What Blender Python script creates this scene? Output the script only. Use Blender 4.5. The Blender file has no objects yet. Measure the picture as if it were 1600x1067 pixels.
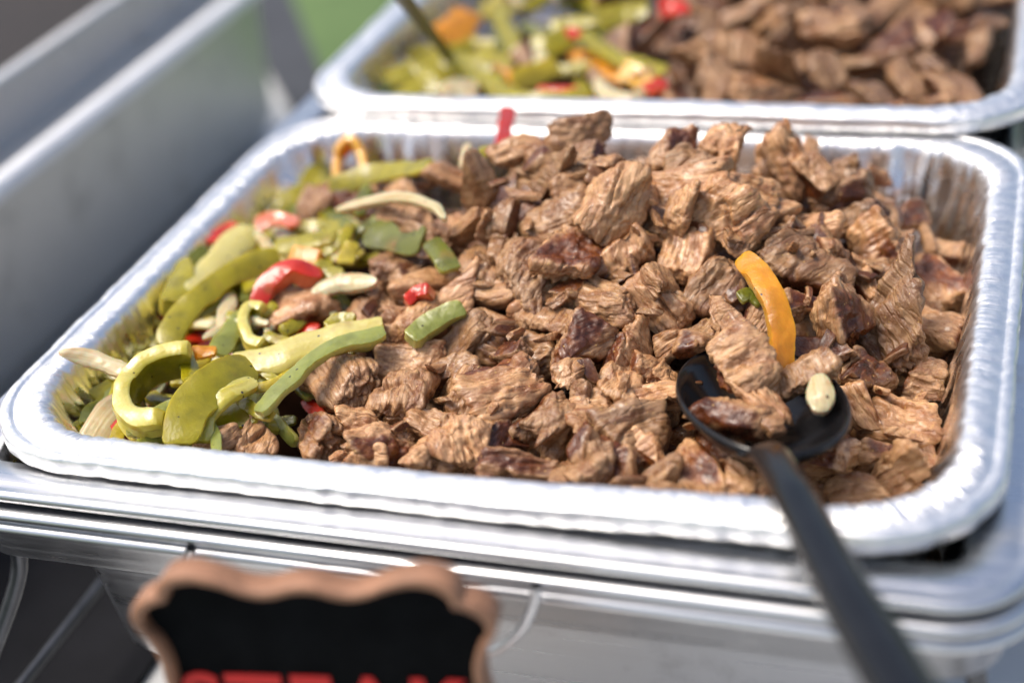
import bpy, math, random
import numpy as np
from mathutils import Vector, Matrix, Euler

# ------------------------------------------------------------------ camera, sky, sun, exposure
sc = bpy.context.scene
col = sc.collection
CAM = np.array([0.16261, -0.45319, 0.26353])
ROT = (1.02386, 0.10981, 0.30815)
FPX = 2398.66                                   # focal length in pixels of a 1600 px wide picture
cd = bpy.data.cameras.new('camera'); cam = bpy.data.objects.new('camera', cd); col.objects.link(cam)
cam.location = CAM; cam.rotation_euler = ROT
cd.sensor_width = 36.0; cd.lens = FPX / 1600 * 36.0
cd.clip_start = 0.01; cd.clip_end = 3000
cd.dof.use_dof = True; cd.dof.focus_distance = 0.505; cd.dof.aperture_fstop = 3.8
sc.camera = cam

SUN_EL, SUN_AZ = math.radians(62), math.radians(-98)      # azimuth from +Y towards +X
world = bpy.data.worlds.new('World'); sc.world = world; world.use_nodes = True
wn = world.node_tree; bg = wn.nodes['Background']
sky = wn.nodes.new('ShaderNodeTexSky'); sky.sky_type = 'NISHITA'; sky.sun_disc = False
sky.sun_elevation = SUN_EL; sky.sun_rotation = SUN_AZ
sky.air_density = 1.0; sky.dust_density = 4.5; sky.ozone_density = 1.0
wn.links.new(sky.outputs[0], bg.inputs[0]); bg.inputs[1].default_value = 0.115
sd = bpy.data.lights.new('sun', 'SUN'); sd.energy = 2.15; sd.angle = math.radians(28); sd.color = (1.0, 0.92, 0.81)
sun = bpy.data.objects.new('sun', sd); col.objects.link(sun)
dvec = Vector((math.sin(SUN_AZ) * math.cos(SUN_EL), math.cos(SUN_AZ) * math.cos(SUN_EL), math.sin(SUN_EL)))
sun.rotation_euler = dvec.to_track_quat('Z', 'Y').to_euler()
sc.view_settings.view_transform = 'Standard'; sc.view_settings.look = 'None'
sc.view_settings.exposure = 0.70; sc.view_settings.gamma = 1.0
sc.render.engine = 'CYCLES'
sc.cycles.use_denoising = True
sc.cycles.max_bounces = 8; sc.cycles.diffuse_bounces = 2
sc.cycles.sample_clamp_indirect = 6

# ------------------------------------------------------------------ helpers
RM = np.array(Euler(ROT, 'XYZ').to_matrix())
def ray(px, py): return RM @ np.array([(px - 800) / FPX, (533.5 - py) / FPX, -1.0])
def atz(px, py, z):
    d = ray(px, py); return CAM + d * ((z - CAM[2]) / d[2])
def aty(px, py, y):
    d = ray(px, py); return CAM + d * ((y - CAM[1]) / d[1])
def depth(p): return float(-((np.asarray(p) - CAM) @ RM)[2])
def sm(a, b, x):
    t = np.clip((x - a) / (b - a), 0, 1); return t * t * (3 - 2 * t)
def unit(v): v = np.asarray(v, float); return v / (np.linalg.norm(v) + 1e-12)

def heap(x, y):                                  # surface of the food in the pan with the spoon
    h = -0.013 + 0.047 * np.exp(-((x - 0.015) / 0.088) ** 2 - ((y - 0.055) / 0.07) ** 2)
    h = h - 0.020 * sm(0.09, 0.15, x) + 0.002 * sm(-0.06, -0.13, x)
    h = h - 0.014 * np.exp(-((x - 0.09) / 0.03) ** 2 - ((y + 0.06) / 0.03) ** 2)
    return h
def heap2(x, y):                                 # surface of the food in the pan behind it
    return -0.003 + 0.020 * np.exp(-((x - 0.02) / 0.12) ** 2 - ((y - 0.30) / 0.09) ** 2)
def on(px, py, dz=0.0, field=heap):
    d = ray(px, py); t0, t1 = 0.25, 1.3
    ts = np.linspace(t0, t1, 900); P = CAM[None] + d[None] * ts[:, None]
    g = P[:, 2] - field(P[:, 0], P[:, 1]) - dz
    i = int(np.argmax(g < 0)); return P[i]

def _h(ix, iy, iz, s):
    n = (ix * 374761393 + iy * 668265263 + iz * 2147483647 + s * 1274126177) & 0xffffffff
    n = ((n ^ (n >> 13)) * 1274126177) & 0xffffffff
    n = ((n ^ (n >> 16)) * 2246822519) & 0xffffffff
    return ((n ^ (n >> 15)) & 0xffff) / 32767.5 - 1.0
def noise(p, s=0):
    p = np.asarray(p, float); f = np.floor(p); i = f.astype(np.int64); t = p - f; t = t * t * t * (t * (t * 6 - 15) + 10)
    x, y, z = i[:, 0], i[:, 1], i[:, 2]; u, v, w = t[:, 0], t[:, 1], t[:, 2]
    L = lambda a, b, k: a + (b - a) * k
    return L(L(L(_h(x, y, z, s), _h(x + 1, y, z, s), u), L(_h(x, y + 1, z, s), _h(x + 1, y + 1, z, s), u), v),
             L(L(_h(x, y, z + 1, s), _h(x + 1, y, z + 1, s), u), L(_h(x, y + 1, z + 1, s), _h(x + 1, y + 1, z + 1, s), u), v), w)

def mesh_from(name, V, F, attrs=None, smooth=True):
    """V (n,3), F (m,k) arrays -> mesh, with named point attributes"""
    V = np.asarray(V, np.float32); F = np.asarray(F, np.int32); k = F.shape[1]
    me = bpy.data.meshes.new(name)
    me.vertices.add(len(V)); me.vertices.foreach_set('co', V.ravel())
    me.loops.add(F.size); me.loops.foreach_set('vertex_index', F.ravel())
    me.polygons.add(len(F)); me.polygons.foreach_set('loop_start', np.arange(0, F.size, k, dtype=np.int32))
    me.polygons.foreach_set('loop_total', np.full(len(F), k, np.int32))
    me.update(calc_edges=True); me.validate()
    for n, a in (attrs or {}).items():
        a = np.asarray(a, np.float32)
        if a.ndim == 1: me.attributes.new(n, 'FLOAT', 'POINT').data.foreach_set('value', a)
        else: me.attributes.new(n, 'FLOAT_VECTOR', 'POINT').data.foreach_set('vector', a.ravel())
    me.polygons.foreach_set('use_smooth', np.full(len(F), smooth))
    return me
def link(name, me, mat=None, parent=None, mw=None):
    o = bpy.data.objects.new(name, me); col.objects.link(o)
    if mat is not None and me is not None and not me.materials: me.materials.append(mat)
    if parent is not None: o.parent = parent
    if mw is not None: o.matrix_world = mw
    return o
def tag(o, label=None, cat=None, group=None, kind=None):
    if label: o['label'] = label
    if cat: o['category'] = cat
    if group: o['group'] = group
    if kind: o['kind'] = kind
    return o
def empty(name, loc=(0, 0, 0)):
    o = bpy.data.objects.new(name, None); col.objects.link(o); o.location = loc; o.empty_display_size = 0.02; return o
def grid_faces(n, m, close_n=True, close_m=False):
    i = np.arange(n if close_n else n - 1); j = np.arange(m if close_m else m - 1)
    I, J = np.meshgrid(i, j, indexing='ij'); I = I.ravel(); J = J.ravel(); I2 = (I + 1) % n; J2 = (J + 1) % m
    return np.stack([I * m + J, I2 * m + J, I2 * m + J2, I * m + J2], 1)
def catmull(P, n):
    P = np.asarray(P, float); Q = np.vstack([2 * P[0] - P[1], P, 2 * P[-1] - P[-2]]); out = []
    ts = np.linspace(0, len(P) - 1 - 1e-9, n)
    for t in ts:
        i = int(t); u = t - i; a, b, c, d = Q[i:i + 4]
        out.append(0.5 * (2 * b + (c - a) * u + (2 * a - 5 * b + 4 * c - d) * u * u + (3 * b - a - 3 * c + d) * u ** 3))
    return np.array(out)
def tube(P, r, n=60, seg=12, closed=False):
    P = catmull(P, n); r = np.interp(np.linspace(0, 1, n), np.linspace(0, 1, len(r)), r) if np.ndim(r) else np.full(n, r)
    T = np.gradient(P, axis=0); T /= np.linalg.norm(T, axis=1)[:, None]
    ref = np.array([0.13, 0.21, 0.97]); A = np.cross(T, ref); A /= np.linalg.norm(A, axis=1)[:, None]; B = np.cross(T, A)
    a = np.linspace(0, 2 * np.pi, seg, endpoint=False)
    V = P[:, None] + r[:, None, None] * (A[:, None] * np.cos(a)[None, :, None] + B[:, None] * np.sin(a)[None, :, None])
    return V.reshape(-1, 3), grid_faces(n, seg, False, True)

# ------------------------------------------------------------------ materials
def mat(name):
    m = bpy.data.materials.new(name); m.use_nodes = True; nt = m.node_tree
    return m, nt, nt.nodes['Principled BSDF'], nt.links.new
def nnoise(nt, vec, scale, detail=3, rough=0.55, dist=0.0):
    n = nt.nodes.new('ShaderNodeTexNoise'); n.inputs['Scale'].default_value = scale; n.inputs['Detail'].default_value = detail
    n.inputs['Roughness'].default_value = rough; n.inputs['Distortion'].default_value = dist
    if vec is not None: nt.links.new(vec, n.inputs['Vector'])
    return n.outputs['Fac']
def ramp(nt, fac, stops):
    r = nt.nodes.new('ShaderNodeValToRGB'); e = r.color_ramp.elements
    while len(e) < len(stops): e.new(0.5)
    for k, (p, c) in enumerate(stops): e[k].position = p; e[k].color = (*c, 1) if len(c) == 3 else c
    nt.links.new(fac, r.inputs[0]); return r.outputs[0]
def mixc(nt, fac, a, b):
    m = nt.nodes.new('ShaderNodeMix'); m.data_type = 'RGBA'
    for s, v in ((m.inputs[0], fac), (m.inputs[6], a), (m.inputs[7], b)):
        if hasattr(v, 'is_linked'): nt.links.new(v, s)
        else: s.default_value = v if isinstance(v, float) else (*v, 1)
    return m.outputs[2]
def math_(nt, op, a, b=0.0, c=None):
    m = nt.nodes.new('ShaderNodeMath'); m.operation = op
    for s, v in zip(m.inputs, (a, b, c)):
        if v is None: continue
        if hasattr(v, 'is_linked'): nt.links.new(v, s)
        else: s.default_value = v
    return m.outputs[0]
def attr(nt, name, vec=False):
    a = nt.nodes.new('ShaderNodeAttribute'); a.attribute_name = name; return a.outputs['Vector' if vec else 'Fac']
def mapping(nt, vec, scale):
    m = nt.nodes.new('ShaderNodeMapping'); m.inputs['Scale'].default_value = scale; nt.links.new(vec, m.inputs['Vector']); return m.outputs[0]
def objco(nt):
    return nt.nodes.new('ShaderNodeTexCoord').outputs['Object']
def bump(nt, h, strength, dist, b):
    n = nt.nodes.new('ShaderNodeBump'); n.inputs['Strength'].default_value = strength; n.inputs['Distance'].default_value = dist
    nt.links.new(h, n.inputs['Height']); nt.links.new(n.outputs[0], b.inputs['Normal']); return n
def specks(nt, vec, scale, r):
    v = nt.nodes.new('ShaderNodeTexVoronoi'); v.inputs['Scale'].default_value = scale; nt.links.new(vec, v.inputs['Vector'])
    pick = math_(nt, 'GREATER_THAN', nt.nodes.new('ShaderNodeSeparateColor').outputs[0], 0.5)
    sep = pick.node.inputs[0].links[0].from_node; nt.links.new(v.outputs['Color'], sep.inputs[0])
    pick.node.inputs[1].default_value = 0.72
    return math_(nt, 'MULTIPLY', math_(nt, 'LESS_THAN', v.outputs['Distance'], r), pick)

def meat_material():
    m, nt, b, L = mat('grilled_beef')
    g = attr(nt, 'grain', True); crust = attr(nt, 'crust'); warm = attr(nt, 'tone')
    def vor(sc_, feat, rnd=1.0):
        v = nt.nodes.new('ShaderNodeTexVoronoi'); v.feature = feat; v.inputs['Scale'].default_value = 1.0; v.inputs['Randomness'].default_value = rnd
        w = nt.nodes.new('ShaderNodeVectorMath'); w.operation = 'MULTIPLY_ADD'; L(wob, w.inputs[0]); w.inputs[1].default_value = (0.35, 0.5, 0.5); L(mapping(nt, g, sc_), w.inputs[2])
        L(w.outputs[0], v.inputs['Vector']); return v
    wn_ = nt.nodes.new('ShaderNodeTexNoise'); wn_.inputs['Scale'].default_value = 0.22; wn_.inputs['Detail'].default_value = 3; L(g, wn_.inputs['Vector']); wob = wn_.outputs['Color']
    fib = nnoise(nt, mapping(nt, g, (0.055, 0.70, 0.70)), 1.0, 5, 0.66, 0.12)
    big = nnoise(nt, mapping(nt, g, (0.07, 0.13, 0.13)), 1.0, 3)
    fine = nnoise(nt, mapping(nt, g, (0.9, 1.7, 1.7)), 1.0, 4, 0.7)
    cell = vor((0.07, 0.42, 0.42), 'DISTANCE_TO_EDGE').outputs['Distance']
    cell2 = vor((0.05, 0.20, 0.20), 'DISTANCE_TO_EDGE').outputs['Distance']
    shade = vor((0.07, 0.42, 0.42), 'F1').outputs['Color']
    c = ramp(nt, fib, [(0.31, (0.125, 0.048, 0.019)), (0.47, (0.355, 0.183, 0.086)), (0.66, (0.63, 0.395, 0.225))])
    c = mixc(nt, ramp(nt, big, [(0.42, (0, 0, 0)), (0.62, (0.80,) * 3)]), c, (0.190, 0.072, 0.033))
    c = mixc(nt, ramp(nt, shade, [(0.2, (0, 0, 0)), (0.9, (0.35,) * 3)]), c, (0.62, 0.40, 0.23))
    c = mixc(nt, ramp(nt, fine, [(0.50, (0, 0, 0)), (0.75, (0.4,) * 3)]), c, (0.66, 0.44, 0.26))
    cr = ramp(nt, nnoise(nt, mapping(nt, g, (0.12, 0.2, 0.2)), 1.0, 4, 0.6),
              [(0.30, (0.040, 0.013, 0.008)), (0.52, (0.125, 0.040, 0.018)), (0.72, (0.27, 0.105, 0.038))])
    edge = math_(nt, 'MULTIPLY_ADD', nnoise(nt, mapping(nt, g, (0.15, 0.3, 0.3)), 1.0, 4), 1.3, math_(nt, 'ADD', crust, -0.72))
    c = mixc(nt, ramp(nt, edge, [(0.25, (0, 0, 0)), (0.72, (1, 1, 1))]), c, cr)
    hs = nt.nodes.new('ShaderNodeHueSaturation'); L(c, hs.inputs['Color'])
    L(math_(nt, 'MULTIPLY_ADD', warm, 0.70, 0.58), hs.inputs['Value']); hs.inputs['Saturation'].default_value = 1.08
    c = mixc(nt, specks(nt, g, 0.55, 0.16), hs.outputs[0], (0.50, 0.30, 0.10))
    L(c, b.inputs['Base Color'])
    L(ramp(nt, fine, [(0.35, (0.20,) * 3), (0.65, (0.44,) * 3)]), b.inputs['Roughness'])
    b.inputs['Subsurface Weight'].default_value = 0.12; b.inputs['Subsurface Scale'].default_value = 0.002
    b.inputs['Subsurface Radius'].default_value = (1, 0.45, 0.25)
    b.inputs['Specular IOR Level'].default_value = 0.5
    ce = ramp(nt, cell, [(0.0, (0, 0, 0)), (0.16, (1, 1, 1))]); ce2 = ramp(nt, cell2, [(0.0, (0, 0, 0)), (0.10, (1, 1, 1))])
    h = math_(nt, 'MULTIPLY_ADD', fib, 0.75, math_(nt, 'MULTIPLY', fine, 0.40))
    keep = math_(nt, 'MULTIPLY_ADD', crust, -0.7, 1.0)
    h = math_(nt, 'ADD', h, math_(nt, 'MULTIPLY', keep, math_(nt, 'MULTIPLY_ADD', ce, 0.16, math_(nt, 'MULTIPLY', ce2, 0.45))))
    bp = bump(nt, h, 1.0, 0.00075, b); L(attr(nt, 'groove'), bp.inputs['Strength'])
    b.inputs['Coat Roughness'].default_value = 0.12
    L(ramp(nt, nnoise(nt, g, 0.16, 3), [(0.45, (0.0,) * 3), (0.65, (0.4,) * 3)]), b.inputs['Coat Weight'])
    return m
def pepper_material(name, skin, flesh, rough=0.27):
    m, nt, b, L = mat(name)
    s = attr(nt, 'skin'); g = attr(nt, 'grain', True)
    n1 = nnoise(nt, g, 0.14, 3); n2 = nnoise(nt, g, 0.7, 3)
    dark = tuple(x * 0.62 for x in skin)
    c1 = mixc(nt, ramp(nt, n1, [(0.40, (0, 0, 0)), (0.68, (0.8,) * 3)]), skin, dark)
    c2 = mixc(nt, ramp(nt, n2, [(0.35, (0, 0, 0)), (0.75, (0.6,) * 3)]), flesh, tuple(0.5 * (a + q) for a, q in zip(skin, flesh)))
    c = mixc(nt, s, c2, c1)
    c = mixc(nt, ramp(nt, nnoise(nt, g, 0.09, 2), [(0.62, (0, 0, 0)), (0.78, (0.55,) * 3)]), c, (0.30, 0.17, 0.03))
    c = mixc(nt, specks(nt, g, 0.28, 0.13), c, (0.018, 0.014, 0.010))
    L(c, b.inputs['Base Color']); b.inputs['Roughness'].default_value = rough
    b.inputs['Subsurface Weight'].default_value = 0.7; b.inputs['Subsurface Scale'].default_value = 0.005; b.inputs['Transmission Weight'].default_value = 0.12
    b.inputs['Subsurface Radius'].default_value = (1, 0.8, 0.2)
    b.inputs['Coat Weight'].default_value = 0.18; b.inputs['Coat Roughness'].default_value = 0.15
    bump(nt, nnoise(nt, g, 0.8, 4, 0.6), 0.25, 0.0007, b)
    return m
def onion_material():
    m, nt, b, L = mat('cooked_onion'); g = attr(nt, 'grain', True)
    f = nnoise(nt, mapping(nt, g, (0.03, 0.8, 0.8)), 1.0, 3)
    c = ramp(nt, f, [(0.3, (0.52, 0.40, 0.18)), (0.55, (0.66, 0.57, 0.34)), (0.75, (0.74, 0.68, 0.47))])
    c = mixc(nt, ramp(nt, nnoise(nt, g, 0.12, 3), [(0.55, (0, 0, 0)), (0.75, (0.6,) * 3)]), c, (0.50, 0.27, 0.06))
    c = mixc(nt, specks(nt, g, 0.25, 0.12), c, (0.03, 0.02, 0.012))
    L(c, b.inputs['Base Color']); b.inputs['Roughness'].default_value = 0.28
    b.inputs['Subsurface Weight'].default_value = 0.6; b.inputs['Subsurface Scale'].default_value = 0.005; b.inputs['Transmission Weight'].default_value = 0.2
    bump(nt, f, 0.4, 0.0006, b); return m
def foil_material():
    m, nt, b, L = mat('aluminium_foil'); o = objco(nt)
    b.inputs['Metallic'].default_value = 1.0
    L(ramp(nt, nnoise(nt, o, 60, 3), [(0.3, (0.86, 0.865, 0.87)), (0.7, (0.93, 0.93, 0.93))]), b.inputs['Base Color'])
    gr = math_(nt, 'MULTIPLY', attr(nt, 'drawn'), ramp(nt, nnoise(nt, o, 55, 5, 0.7), [(0.54, (0, 0, 0)), (0.66, (0.7,) * 3)]))
    src = b.inputs['Base Color'].links[0].from_socket; L(mixc(nt, gr, src, (0.50, 0.33, 0.10)), b.inputs['Base Color'])
    L(math_(nt, 'MULTIPLY_ADD', attr(nt, 'drawn'), -0.24, ramp(nt, nnoise(nt, o, 220, 3), [(0.3, (0.36,) * 3), (0.7, (0.52,) * 3)])), b.inputs['Roughness'])
    h = math_(nt, 'MULTIPLY_ADD', nnoise(nt, o, 170, 3, 0.5, 0.6), 1.0, math_(nt, 'MULTIPLY', nnoise(nt, o, 700, 2), 0.3))
    bump(nt, h, 0.40, 0.0009, b); return m
def steel_material(name, base=(0.60, 0.61, 0.63), r0=0.16, r1=0.32, aniso=(6, 400, 400)):
    m, nt, b, L = mat(name); o = objco(nt); b.inputs['Metallic'].default_value = 1.0
    br = nnoise(nt, mapping(nt, o, aniso), 1.0, 4)
    st = nnoise(nt, o, 34, 5, 0.65)
    c = mixc(nt, ramp(nt, st, [(0.56, (0, 0, 0)), (0.74, (0.55,) * 3)]), base, tuple(x * 0.62 for x in base))
    L(c, b.inputs['Base Color'])
    rr = math_(nt, 'ADD', ramp(nt, br, [(0.3, (r0,) * 3), (0.7, (r1,) * 3)]), math_(nt, 'MULTIPLY', ramp(nt, st, [(0.5, (0,) * 3), (0.8, (1,) * 3)]), 0.2))
    L(rr, b.inputs['Roughness']); bump(nt, br, 0.12, 0.0004, b); return m
def plain(name, c, rough=0.5, metal=0.0, nscale=None, amp=0.25, bumpd=None, coat=0.0):
    m, nt, b, L = mat(name); o = objco(nt)
    if nscale:
        n = nnoise(nt, o, nscale, 4, 0.6)
        L(ramp(nt, n, [(0.3, tuple(x * (1 - amp) for x in c)), (0.7, tuple(min(1, x * (1 + amp)) for x in c))]), b.inputs['Base Color'])
        if bumpd: bump(nt, n, 0.5, bumpd, b)
    else: b.inputs['Base Color'].default_value = (*c, 1)
    b.inputs['Roughness'].default_value = rough; b.inputs['Metallic'].default_value = metal; b.inputs['Coat Weight'].default_value = coat
    return m
MEAT = meat_material(); FOIL = foil_material(); ONION = onion_material()
STEEL = steel_material('brushed_steel', (0.66, 0.67, 0.69), 0.24, 0.38); STEEL_T = plain('pale_table_laminate', (0.52, 0.53, 0.53), 0.35, 0, 12, 0.08); STEEL_S = steel_material('satin_steel', (0.60, 0.60, 0.60), 0.48, 0.60, (5, 200, 200))
PEP = {
    'g': pepper_material('cooked_green_pepper', (0.35, 0.30, 0.006), (0.58, 0.49, 0.07)),
    'd': pepper_material('olive_green_pepper', (0.15, 0.165, 0.014), (0.30, 0.30, 0.06)),
    's': pepper_material('pale_green_pepper', (0.28, 0.31, 0.065), (0.46, 0.44, 0.12)),
    'y': pepper_material('pale_yellow_pepper', (0.46, 0.36, 0.02), (0.56, 0.48, 0.12)),
    'o': pepper_material('orange_pepper', (0.72, 0.29, 0.008), (0.74, 0.40, 0.05)),
    'r': pepper_material('red_pepper', (0.62, 0.030, 0.010), (0.66, 0.16, 0.06), 0.18),
    'w': ONION,
}

# ------------------------------------------------------------------ ground and table
def sheet(name, pts, z, m, thick=None):
    n = len(pts); V = [(x, y, z) for x, y in pts]; F = [tuple(range(n))]
    if thick:
        V += [(x, y, z - thick) for x, y in pts]
        F += [tuple(reversed(range(n, 2 * n)))] + [(i, i + n, (i + 1) % n + n, (i + 1) % n) for i in range(n)]
    me = bpy.data.meshes.new(name); me.from_pydata(V, [], F); me.update(); return link(name, me, m)
gm, nt, b, L = mat('lawn'); o = objco(nt)
L(ramp(nt, nnoise(nt, o, 9, 6, 0.7), [(0.3, (0.05, 0.10, 0.025)), (0.7, (0.11, 0.18, 0.055))]), b.inputs['Base Color']); b.inputs['Roughness'].default_value = 0.8
tag(sheet('ground', [(-900, -900), (900, -900), (900, 900), (-900, 900)], -0.92, gm), kind='structure')
TZ = -0.16
tt = empty('buffet_table', (0, 0.2, -0.92)); tag(tt, 'pale grey buffet table under the chafing dishes', 'table')
top = sheet('table_top', [(-1.5, -0.75), (0.75, -0.75), (0.75, 0.50), (-0.36, 0.50), (-0.56, 0.78), (-1.2, 1.7), (-1.5, 1.7)], TZ, STEEL_T, 0.035)
top.parent = tt; top.matrix_parent_inverse = Matrix.Translation((0, -0.2, 0.92))
A1, A2, B2, B1 = atz(350, 0, TZ), atz(462, 188, TZ), atz(520, 160, TZ), atz(456, 0, TZ)
A1 = A1 + (A1 - A2) * 3; B1 = B1 + (B1 - B2) * 3
tr = sheet('edge_trim', [(A2[0], A2[1]), (B2[0], B2[1]), (B1[0], B1[1]), (A1[0], A1[1])], TZ + .004, plain('dark_trim', (.035, .038, .045), .6, .0, 30), .03); tr.parent = tt; tr.matrix_parent_inverse = Matrix.Translation((0, -0.2, 0.92))
for x, y in ((-1.4, -0.65), (0.65, -0.65), (0.65, 0.4), (-1.4, 1.6)):
    V, F = tube([(x, y - 0.2, 0.0), (x, y - 0.2, 0.3), (x, y - 0.2, 0.724)], 0.02, 6)
    link('leg', mesh_from('leg', V, F), STEEL_T, tt)

TABLE_SHADE = plain('black_table_shade', (0.009, 0.0095, 0.012), 0.8, 0, 20, 0.3); TABLE_SHADE.node_tree.nodes['Principled BSDF'].inputs['Specular IOR Level'].default_value = 0.12  # black sheet added to darken the table where the dish shades it
mt = sheet('table_shade_sheet', [(-.55, -.70), (-.165, -.70), (-.165, .03), (-.55, .03)], TZ + .004, TABLE_SHADE, .003); tag(mt, 'thin black sheet painting the shade under the chafing dish front', 'mat')
# ------------------------------------------------------------------ pans swept around a rounded rectangle
def ring(hw, hd, r, cx=0.0, cy=0.0, nc=40, ns=60):
    """points and outward directions round a rounded rectangle, same count for any size; also a 0..1 weight that peaks in the corners"""
    P, N, Wt = [], [], []
    cs = [(hw - r, hd - r, 0), (-hw + r, hd - r, 90), (-hw + r, -hd + r, 180), (hw - r, -hd + r, 270)]
    for k, (x, y, a0) in enumerate(cs):
        for i in range(nc):
            a = math.radians(a0 + 90 * i / (nc - 1)); P.append((x + r * math.cos(a), y + r * math.sin(a))); N.append((math.cos(a), math.sin(a))); Wt.append(1.0)
        x2, y2, a2 = cs[(k + 1) % 4]; a = math.radians(a0 + 90)
        A = np.array(P[-1]); B = np.array((x2 + r * math.cos(a), y2 + r * math.sin(a)))
        for i in range(1, ns):
            P.append(tuple(A + (B - A) * i / ns)); N.append((math.cos(a), math.sin(a)))
            Wt.append(max(0.0, 1 - min(i, ns - i) / (ns * 0.24)) ** 1.3)
    return np.array(P) + (cx, cy), np.array(N), np.array(Wt)

def foil_pan(name, cx, cy, dz, seed, label, NC, NS):
    W, D, R = 0.162, 0.131, 0.040
    # inset from the outer edge, height, corner radius
    prof = [(0.0022, -0.0066, 0.038), (0.0006, -0.0070, 0.039), (-0.0002, -0.0056, 0.040), (-0.0003, -0.0022, 0.040), (-0.0001, -0.0008, 0.040), (0.0007, -0.0001, 0.0395),
            (0.0026, 0.0000, 0.039), (0.0032, -0.0003, 0.0385), (0.0037, -0.0009, 0.038), (0.0043, -0.0008, 0.0375), (0.0050, -0.0003, 0.037), (0.0080, -0.0001, 0.036),
            (0.0100, 0.0001, 0.035), (0.0118, -0.0001, 0.034), (0.0132, -0.0008, 0.033), (0.0142, -0.0022, 0.0325), (0.0150, -0.0045, 0.032),
            (0.0160, -0.0085, 0.0315), (0.0172, -0.0130, 0.031), (0.0186, -0.0180, 0.030), (0.0202, -0.0240, 0.029), (0.0220, -0.0305, 0.028), (0.0238, -0.0370, 0.027),
            (0.0255, -0.0430, 0.026), (0.0272, -0.0490, 0.025), (0.0295, -0.0535, 0.024), (0.0335, -0.0560, 0.022), (0.045, -0.0565, 0.018), (0.080, -0.0565, 0.010), (0.125, -0.0565, 0.002)]
    base, nrm, wt = ring(W, D, R, 0, 0, NC, NS)
    n = len(base); s = np.concatenate([[0], np.cumsum(np.linalg.norm(np.diff(base, axis=0), axis=1))])
    z0 = np.zeros(n); side = np.clip(np.abs(nrm[:, 0]), 0, 1); wc = np.maximum(wt, 0.55 * side)
    def n1(f, k, y=0.0): return noise(np.stack([s * f, np.full(n, y), z0], 1), seed + k)
    V = []
    bow = 0.0016 * noise(np.stack([base[:, 0] * 9, base[:, 1] * 9, z0], 1), seed + 9)
    for j, (ins, z, r) in enumerate(prof):
        P, N, _ = ring(W - ins, D - ins, r, 0, 0, NC, NS)
        zz = np.full(n, z); off = np.zeros(n)
        rimw = float(sm(0.004, 0.008, ins) * (1 - sm(0.015, 0.018, ins)))
        edge = float(sm(0.010, 0.0145, ins) * (1 - sm(0.017, 0.022, ins)))
        wall = float(sm(0.0145, 0.019, ins) * (1 - sm(0.026, 0.034, ins)))
        cr = (1 - np.abs(n1(480, 1, j * 0.05)) * 2) * .6 + (1 - 2 * np.abs(n1(1150, 8, j * 0.04))) * .6                                 # crimps across the rim
        zz = zz + rimw * (0.00006 + 0.00042 * wc) * cr + bow
        off = off + edge * (0.0002 + 0.0008 * wc) * n1(420, 2, j * 0.10)
        pl = 1 - 2 * np.abs(n1(150, 3, j * 0.16)); pl2 = n1(330, 4, j * 0.22)      # pleats gathered in the corners
        off = off + wall * (wt * (0.0044 * pl + 0.0021 * pl2) + 0.0010 * n1(55, 5, j * 0.35) + 0.0005 * n1(130, 14, j * 0.3) + 0.0012 * side * (1 - 2 * np.abs(n1(140, 10, j * 0.12))))
        lip = 1 - float(sm(0.0, 0.004, ins))
        off = off + lip * 0.00035 * n1(210, 6, j * 0.1)
        zz = zz + (1 - float(sm(0.02, 0.05, ins))) * 0.0002 * n1(120, 7, j * 0.2)
        V.append(np.c_[P + N * off[:, None], zz])
    V = np.stack(V, 1).reshape(-1, 3); wl = np.tile([float(sm(.013, .019, q[0])) for q in prof], n)
    o = link(name, mesh_from(name, V, grid_faces(n, len(prof), True, False), {'drawn': wl}), FOIL)
    o.location = (cx, cy, dz)
    tag(o, label, 'foil pan', 'foil pans set in the chafing dish'); return o
foil_pan('foil_pan', 0, 0, 0, 11, 'crimped aluminium foil pan of beef and peppers with a black spoon in it', 240, 340)
R2 = (0.004, 0.255, 0.0078)
foil_pan('foil_pan', *R2, 57, 'crimped aluminium foil pan lapping over the rim of the pan with the spoon', 70, 80)

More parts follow.
